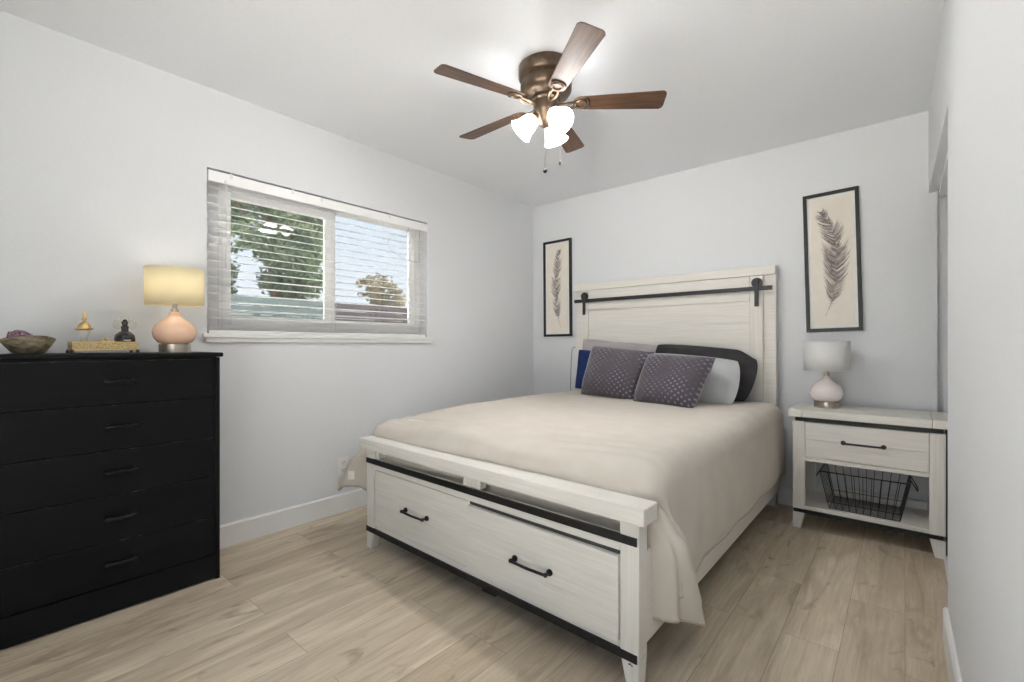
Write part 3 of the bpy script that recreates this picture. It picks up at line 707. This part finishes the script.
m = MB(); m.ball((0, 0, 0), (.03, .034, .024), 14, fn=lambda d: 1 + .35 * noise.noise(d * 2.2 + Vector((3, 1, 0))) + .12 * (round(noise.noise(d * 6) * 4) / 4))
o = build('amethyst_crystal', m, 'amethyst', smooth=False, local=True); o.location = (-2.6, .122, ZD + .068)
props(o, 'purple amethyst crystal lump lying in the stone bowl', 'crystal')
for (y, x, r, lab) in ((.166, -2.605, .02, 'pale rough stone in the middle of the stone bowl'), (.2, -2.6, .013, 'small pale stone at the right rim of the stone bowl')):
    m = MB().ball((0, 0, 0), r, 12, fn=lambda d: 1 + .3 * noise.noise(d * 2 + Vector((y * 50, 0, 0))))
    o = build('stone', m, 'pebble', local=True); o.location = (x, y, ZD + (.047 if r > .015 else .056)); props(o, lab, 'stone')

# ornate footed tray
tr = thing('vanity_tray', (-2.6, .366, ZD), 'ornate antique gold filigree tray on small feet on the dresser', 'tray')
TY0, TY1, TX0, TX1 = .262, .470, -2.665, -2.54
build('tray_base', bx(TX0, TX1, TY0, TY1, ZD + .012, ZD + .016), 'brass', tr)
m = MB()
def rosettes(p0, p1, nx, nz, z0, z1):
    p0 = Vector(p0); p1 = Vector(p1); d = (p1 - p0); dn = d.normalized(); L = d.length
    for j in range(nz):
        for i in range(nx):
            c = p0 + d * ((i + .5) / nx); c.z = z0 + (z1 - z0) * (j + .5) / nz
            R_ = min(L / nx, (z1 - z0) / nz) * .5
            pts = [c + dn * (R_ * math.cos(2 * PI * k / 10)) + Vector((0, 0, R_ * math.sin(2 * PI * k / 10))) for k in range(10)]
            m.tube(pts, .0013, 5, closed=True); m.ball(c, .0028, 6)
zt0, zt1 = ZD + .014, ZD + .046
cs = [(TX1, TY0, 0), (TX1, TY1, 0), (TX0, TY1, 0), (TX0, TY0, 0)]
for i in range(4):
    a, b_ = cs[i], cs[(i + 1) % 4]; L = (Vector(b_) - Vector(a)).length
    rosettes(a, b_, max(6, int(L / .0105)), 3, zt0, zt1)
m2 = MB()
for z in (zt0, zt1): m2.tube([(c[0], c[1], z) for c in cs], .0026, 6, closed=True)
wl_ = MB()
for i in range(4):
    a, b_ = Vector(cs[i]), Vector(cs[(i + 1) % 4]); inn = Vector((-2.6, .366, 0))
    n_ = Vector((b_ - a)).cross(Vector((0, 0, 1))).normalized()
    wl_.hexa([a + Vector((0, 0, zt0)), b_ + Vector((0, 0, zt0)), b_ - n_ * .0012 + Vector((0, 0, zt0)), a - n_ * .0012 + Vector((0, 0, zt0)), a + Vector((0, 0, zt1)), b_ + Vector((0, 0, zt1)), b_ - n_ * .0012 + Vector((0, 0, zt1)), a - n_ * .0012 + Vector((0, 0, zt1))])
build('tray_wall', wl_, 'antique_gold', tr)
build('filigree', m, 'antique_gold', tr); build('rim', m2, 'brass', tr)
for c in cs: build('foot', MB().ball((c[0], c[1], ZD + .007), .007, 10).ball((c[0] + (.004 if c[0] > -2.6 else -.004), c[1], ZD + .012), .005, 8), 'bronze', tr)
# gold topped glass perfume bottle
pb = thing('perfume_bottle', (-2.61, .312, ZD + .016), 'clear glass perfume bottle with tall gold domed stopper in the tray', 'perfume bottle')
c = (-2.61, .306, 0)
build('glass_body', MB().lathe([(.0, ZD + .017), (.016, ZD + .017), (.02, ZD + .03), (.017, ZD + .045), (.01, ZD + .058), (.014, ZD + .075), (.022, ZD + .092), (.020, ZD + .096), (0, ZD + .096)], c, 24), 'bottle_glass', pb, ang=70)
build('stopper', MB().lathe([(0, ZD + .096), (.024, ZD + .0962), (.03, ZD + .1), (.03, ZD + .103), (.022, ZD + .106), (.021, ZD + .115), (.015, ZD + .126), (.006, ZD + .132), (.005, ZD + .137), (.009, ZD + .141), (.009, ZD + .146), (.004, ZD + .15), (.0045, ZD + .158), (.007, ZD + .163), (.004, ZD + .17), (0, ZD + .176)], c, 24), 'brass', pb, ang=60)
# black perfume bottle with clear petal cap
bb = thing('perfume_bottle', (-2.61, .435, ZD + .016), 'squat black glass perfume bottle with clear petal-shaped cap in the tray', 'perfume bottle')
c = (-2.61, .438, 0)
build('glass_body', MB().lathe([(0, ZD + .017), (.03, ZD + .017), (.036, ZD + .03), (.037, ZD + .06), (.034, ZD + .078), (.022, ZD + .09), (.013, ZD + .095), (.013, ZD + .118), (0, ZD + .118)], c, 28), 'black_glass', bb, ang=60)
build('label_plate', MB().box(-2.5735, -2.572, .428, .452, ZD + .053, ZD + .058), 'nickel', bb)
for (dy, dz_, r) in ((-.025, .124, .021), (.025, .124, .021), (0, .144, .021)):
    build('cap_petal', MB().ball((-2.61, .438 + dy, ZD + dz_), (.008, r * .8, r), 14), 'bottle_glass', bb)
build('cap_core', MB().ball((-2.61, .438, ZD + .13), (.009, .011, .018), 12), 'black_glass', bb)
# little gold crown trinket
m = MB(); c = Vector((-2.6, .375, ZD + .016))
for k in range(9):
    a = 2 * PI * k / 9; p = c + Vector((.02 * math.cos(a), .026 * math.sin(a), 0))
    m.tube([p + Vector((0, 0, .0)), p + Vector((0, 0, .03)), c + Vector((.013 * math.cos(a), .017 * math.sin(a), .042))], .0022, 6); m.ball(p + Vector((0, 0, .032)), .005, 8)
m.ball(c + Vector((0, 0, .044)), .008, 10); m.lathe([(0, 0), (.022, 0), (.022, .01), (0, .01)], c, 20, sy=1.25)
props(build('trinket', m, 'antique_gold', origin=c), 'small openwork gold trinket between the two perfume bottles in the tray', 'trinket')

# ------------------------------------------------------------------ feather pictures
def feather_picture(xc, z0, z1, wd, tiltdeg, spine, wl2, wr2, label, seed, light):
    rng = random.Random(seed)
    zc = (z0 + z1) / 2; hh = (z1 - z0) / 2; hw = wd / 2
    t = thing('picture_frame', (xc, YB, zc), label, 'picture', 'framed feather prints'); t.rotation_euler = (0, R(tiltdeg), 0)
    L_ = dict(local=True); fw = .021
    def ring(a, b, c_, d_, y0, y1):  # outer half sizes a,b inner c,d
        return MB().box(-a, a, y0, y1, d_, b).box(-a, a, y0, y1, -b, -d_).box(-a, -c_, y0, y1, -d_, d_).box(c_, a, y0, y1, -d_, d_)
    build('frame', ring(hw, hh, hw - fw, hh - fw, -.024, -.001), 'frame_black', t, bevel=.0015, **L_)
    build('mat_board', MB().box(-hw + fw, hw - fw, -.012, -.002, -hh + fw, hh - fw), 'mat_white', t, smooth=False, **L_)
    pw, ph = hw - fw - .02, hh - fw - .022
    pr = build('print', MB().box(-pw, pw, -.0145, -.012, -ph, ph), 'print', t, smooth=False, **L_)
    # spine through points (x fraction, y fraction from top)
    P = [Vector(((a - .5) * wd, -.0148, (.5 - b) * 2 * hh)) for a, b in spine]
    def sp_(u):
        q = u * (len(P) - 1); i = min(int(q), len(P) - 2); f_ = q - i
        p0 = P[max(i - 1, 0)]; p1 = P[i]; p2 = P[i + 1]; p3 = P[min(i + 2, len(P) - 1)]
        return .5 * ((2 * p1) + (-p0 + p2) * f_ + (2 * p0 - 5 * p1 + 4 * p2 - p3) * f_ ** 2 + (-p0 + 3 * p1 - 3 * p2 + p3) * f_ ** 3)
    m = MB()
    def strip(pts, w0, w1, mi, dy):
        n_ = len(pts); vv = []
        for i, p in enumerate(pts):
            d = (pts[min(i + 1, n_ - 1)] - pts[max(i - 1, 0)]).normalized(); s_ = Vector((-d.z, 0, d.x)); w_ = w0 + (w1 - w0) * i / (n_ - 1)
            q = Vector((p.x, -.0148 - dy, p.z)); vv += [q + s_ * w_ / 2, q - s_ * w_ / 2]
        m.add(vv, [(2 * i, 2 * i + 1, 2 * i + 3, 2 * i + 2) for i in range(n_ - 1)], mi)
    for k in range(640):
        u = rng.uniform(.20, .985)               # 0 = quill end, 1 = tip
        c = sp_(u); d = (sp_(min(1, u + .02)) - sp_(max(0, u - .02))).normalized()
        side = rng.choice((-1, 1)); nr = Vector((d.z, 0, -d.x)) * side
        env = math.sin(min(1, max(0, (u - .16) / .84)) ** .75 * PI) ** .55
        Wd = (wr2 if side > 0 else wl2) * env * rng.uniform(.6, 1.05)
        gap = noise.noise(Vector((u * 9, side * 3, seed)))
        if gap > .18: Wd *= .5
        up = rng.uniform(.9, 1.5)
        e = c + nr * Wd + d * Wd * up
        mid = c + nr * Wd * .65 + d * Wd * up * .35
        mi = rng.choices((0, 1, 2), (.22 + (.2 if not light else 0), .38, .4))[0]
        pts = [c.lerp(mid, q).lerp(mid.lerp(e, q), q) for q in (0, .25, .5, .75, 1)]
        wb = rng.uniform(.002, .0055)
        strip(pts, wb, .0004, mi, .0001 + (2 - mi) * .0001 + rng.random() * .0001)
    for k in range(60):                            # downy wisps at the base
        u = rng.uniform(.14, .34); c = sp_(u); a = rng.uniform(0, 2 * PI); L = rng.uniform(.01, .032)
        e = c + Vector((math.cos(a) * L, 0, math.sin(a) * L * .8)); mid = c.lerp(e, .5) + Vector((0, 0, rng.uniform(-.008, .01)))
        strip([c, mid, e], .0012, .0004, rng.choice((1, 1, 0)), .0003)
    strip([sp_(q / 30) for q in range(31)], .0022, .001, 1, .0006)
    fd = build('feather_drawing', m, ['ink_dark', 'ink_mid', 'ink_light'], pr, smooth=False, **L_)
    return t
feather_picture(-.357, 1.172, 2.071, .298, -1.4, [(.36, .89), (.50, .75), (.585, .5), (.54, .3), (.33, .13)], .082, .07, 'black-framed feather print hanging above the nightstand lamp', 3, False)
feather_picture(-2.492, 1.165, 2.071, .315, -.5, [(.62, .92), (.5, .76), (.44, .5), (.5, .28), (.56, .1)], .056, .064, 'black-framed feather print hanging left of the headboard', 8, True)

# ------------------------------------------------------------------ ceiling fan
FX, FY = -1.337, 1.825
fan = thing('ceiling_fan', (FX, FY, H), 'bronze flush-mount ceiling fan with walnut blades and three lit glass shades', 'ceiling fan')
build('motor_housing', MB().lathe([(0, H), (.13, H), (.135, H - .006), (.135, H - .05), (.128, H - .062), (.118, H - .07), (.119, H - .078), (.126, H - .09), (.125, H - .115), (.112, H - .135), (.095, H - .142), (.078, H - .148), (.070, H - .152), (0, H - .152)], (FX, FY, 0), 56), 'bronze', fan, ang=50)
build('hub', MB().lathe([(0, H - .15), (.072, H - .152), (.072, H - .165), (.062, H - .172), (.064, H - .19), (.058, H - .225), (.046, H - .24), (.043, H - .262), (.03, H - .282), (.012, H - .292), (0, H - .293)], (FX, FY, 0), 40), 'bronze', fan, ang=50)
BZ = 2.262
bm_ = MB()
oi = []
for k in range(9): a = PI / 2 + PI * k / 8; oi.append((.165 + .035 * math.cos(a), .042 * math.sin(a)))
tip = [(.552, -.059), (.564, -.051), (.569, -.038), (.569, .038), (.564, .051), (.552, .059)]
outl = [Vector((x, y, -.003)) for x, y in oi] + [Vector((x, y, -.003)) for x, y in tip]
bm_.prism(outl, (0, 0, .006))
am = MB()
am.tube([(.055, 0, -.008), (.09, .012, -.016), (.125, .018, -.012), (.15, .012, -.006)], [.009, .008, .007, .006], 8)
am.tube([(.055, 0, -.008), (.09, -.012, -.016), (.125, -.018, -.012), (.15, -.012, -.006)], [.009, .008, .007, .006], 8)
am.tube([(.17 + .026 * math.cos(2 * PI * k / 20), .024 * math.sin(2 * PI * k / 20), -.006) for k in range(20)], .0055, 8, closed=True)
am.tube([(.185 + .022 * math.cos(a), .034 * math.sin(a), -.006) for a in [R(-80 + 160 * k / 12) for k in range(13)]], .005, 8)
for s in (-1, 0, 1): am.ball((.205 - abs(s) * .02, s * .022, -.007), .006, 8)
bl_o = ar_o = None
for k in range(5):
    ang_ = R(-108 + 72 * k)
    if bl_o is None:
        b_ = bl_o = build('blade', bm_, 'walnut', fan, bevel=.0015, local=True); a_ = ar_o = build('blade_arm', am, 'bronze', fan, local=True)
    else:
        b_ = bl_o.copy(); COL.objects.link(b_); a_ = ar_o.copy(); COL.objects.link(a_)
    for q in (b_, a_):
        q.location = (0, 0, BZ - H); q.rotation_mode = 'XYZ'
        q.rotation_euler = (Matrix.Rotation(ang_, 3, 'Z') @ Matrix.Rotation(R(-12), 3, 'X')).to_euler()
# light kit: three tulip shades
sp_prof = [(.014, 0), (.024, .002), (.033, .01), (.041, .026), (.047, .046), (.050, .066), (.054, .084), (.062, .100), (.068, .107), (.066, .108), (.060, .102), (.052, .085), (.048, .066), (.045, .046), (.039, .027), (.031, .012), (.014, .004)]
for ad in (221, -19, 101):
    a = R(ad); dirh = Vector((math.cos(a), math.sin(a), 0)); ax = (dirh * math.sin(R(46)) + Vector((0, 0, -math.cos(R(46))))).normalized()
    p0 = Vector((FX, FY, 2.215)) + dirh * .036
    rot = Vector((0, 0, 1)).rotation_difference(ax).to_matrix()
    arm = build('light_arm', MB().tube([Vector((FX, FY, 2.215)) + dirh * .02, p0, p0 + ax * .02], .011, 10), 'bronze', fan)
    build('socket', MB().lathe([(0, .0), (.022, .0), (.026, .012), (.024, .026), (0, .026)], p0 + ax * .012, 20, mat=rot), 'bronze', arm)
    build('glass_shade', MB().lathe([(q0 * .92, q1 * .92) for q0, q1 in sp_prof], p0 + ax * .026, 36, mat=rot), 'fan_shade', fan, ang=70)
    build('bulb', MB().ball(p0 + ax * .082, .022, 14), 'bulb', fan)
for (dx_, dy_, zb, fob) in ((-.006, -.0, 1.938, 'ball'), (.052, .044, 1.975, 'tip')):
    ch = build('pull_chain', MB().tube([(FX + dx_, FY + dy_, 2.165 if fob == 'ball' else 2.19), (FX + dx_, FY + dy_, zb + .01)], .0014, 6), 'chain', fan)
    build('chain_fob', MB().ball((FX + dx_, FY + dy_, zb), .011 if fob == 'ball' else (.006, .006, .012), 12), 'dark_fob', ch)

# ------------------------------------------------------------------ outside the window
struct('ground', bx(-40, XL - .16, -15, 30, -.4, -.3), 'ground', smooth=False)
struct('ground_bounce_window', bx(-6.4, XL - .16, -6, 14, -.3, -.285), 'bounce_ground', smooth=False)  # pale strip added below the window to bounce light onto the slats
def board_fence(y0, y1, mat, label):
    t = thing('board_fence', (-9, (y0 + y1) / 2, -.3), label, 'fence')
    m = MB(); n_ = 14; z0 = -.28; hh = (1.965 - z0) / n_
    for k in range(n_): m.box(-9.03, -9, y0, y1, z0 + k * hh, z0 + (k + 1) * hh - .012)
    build('board_panel', m, mat, t)
    y = y0
    while y <= y1 + .01: build('post', bx(-9.12, -9.03, y - .045 if y > y0 else y, y + .045 if y < y1 else y, -.3, 1.95), mat, t); y += (y1 - y0) / 3
board_fence(.5, 4.86, 'fence_pane_tint', 'board fence, blue-green pane tint put into its colour, seen through the left window sash')  # same fence as the next; the pane's tint is painted on its boards
board_fence(4.87, 10.4, 'fence_brown', 'plum-brown board fence seen through the right window sash')
def leafs(name, parent, mat, blobs, n_, size, seed, gaps=(), thr=-.22, fq=.9):
    rng = random.Random(seed); m = MB(); tot = sum(b[3] * b[4] for b in blobs); cnt = 0
    while cnt < n_:
        q = rng.random() * tot; 
        for b in blobs:
            q -= b[3] * b[4]
            if q <= 0: break
        x, y, z, rh, rv = b; d = Vector((rng.gauss(0, 1), rng.gauss(0, 1), rng.gauss(0, 1))).normalized() * rng.random() ** .4
        p = Vector((x + d.x * rh * .6, y + d.y * rh, z + d.z * rv)); cnt += 1
        if noise.noise(p * fq + Vector((seed, 0, 0))) < thr: continue
        if name == 'foliage' and x > -14 and p.y > 5.72: continue
        if any((p.y - g[0]) ** 2 / g[2] ** 2 + (p.z - g[1]) ** 2 / g[3] ** 2 < rng.uniform(.7, 1.2) for g in gaps): continue
        a = Vector((rng.gauss(0, 1), rng.gauss(0, 1), rng.gauss(0, 1))).normalized(); b2 = a.orthogonal().normalized(); s_ = size * rng.uniform(.6, 1.3)
        m.add([p - a * s_, p + b2 * s_ * .5, p + a * s_, p - b2 * s_ * .5], [(0, 1, 2, 3)])
    return build(name, m, mat, parent, smooth=False)
t = thing('tree', (-11, 4.6, -.3), 'large leafy green tree filling the left window sash', 'tree')
build('trunk', MB().tube([(-11, 4.7, -.3), (-11, 4.65, 1.6), (-11.1, 4.5, 3.2), (-11, 4.4, 5)], [.2, .16, .12, .05], 10).tube([(-11, 4.65, 1.7), (-11, 5.2, 3.2), (-11, 5.6, 4.6)], [.1, .07, .03], 8).tube([(-11.05, 4.5, 3), (-11, 3.7, 4.2)], [.08, .03], 8), 'bark', t)
leafs('foliage', t, 'leaf', [(-11, 5.0, 3.2, 1.1, 1.6), (-11, 5.0, 4.9, 1.2, 1.3), (-11, 3.6, 4.2, .9, 1.4), (-11, 3.3, 2.6, .5, .9), (-11, 4.2, 5.3, 1.4, .9), (-11, 5.2, 4.0, .9, 1.2), (-11, 3.5, 3.7, .5, 1.0), (-11, 4.6, 2.6, .8, .8)], 34000, .055, 5, gaps=((3.98, 2.45, .3, .42), (4.0, 2.95, .22, .3), (4.25, 2.15, .3, .22), (3.7, 3.4, .14, .1), (4.25, 3.9, .16, .12), (4.1, 4.55, .16, .2)), fq=1.6, thr=-.3)
t = thing('tree', (-16, 10.7, -.3), 'small round olive-brown tree behind the fence in the right window sash', 'tree')
build('trunk', MB().tube([(-16, 10.7, -.3), (-16, 10.75, 2), (-16, 10.7, 3.5)], [.12, .09, .04], 8), 'bark', t)
leafs('foliage', t, 'leaf_olive', [(-16, 10.65, 3.3, .85, .65), (-16, 9.95, 3.3, .4, .5), (-16, 11.45, 3.0, .45, .55), (-16, 10.7, 2.4, .7, .5)], 5200, .06, 9, fq=2.6, thr=-.08)

# care tag on the duvet corner that shows left of the footboard
a_ = Vector((.70, .71, 0)); n_ = Vector((.71, -.70, 0)); c_ = Vector((-2.392, 1.408, .328)) + n_ * .028
build('care_tag', MB().prism([c_ - a_ * .017, c_ + a_ * .017, c_ + a_ * .017 + Vector((0, 0, .048)), c_ - a_ * .017 + Vector((0, 0, .048))], n_ * .002), 'tag', duv)
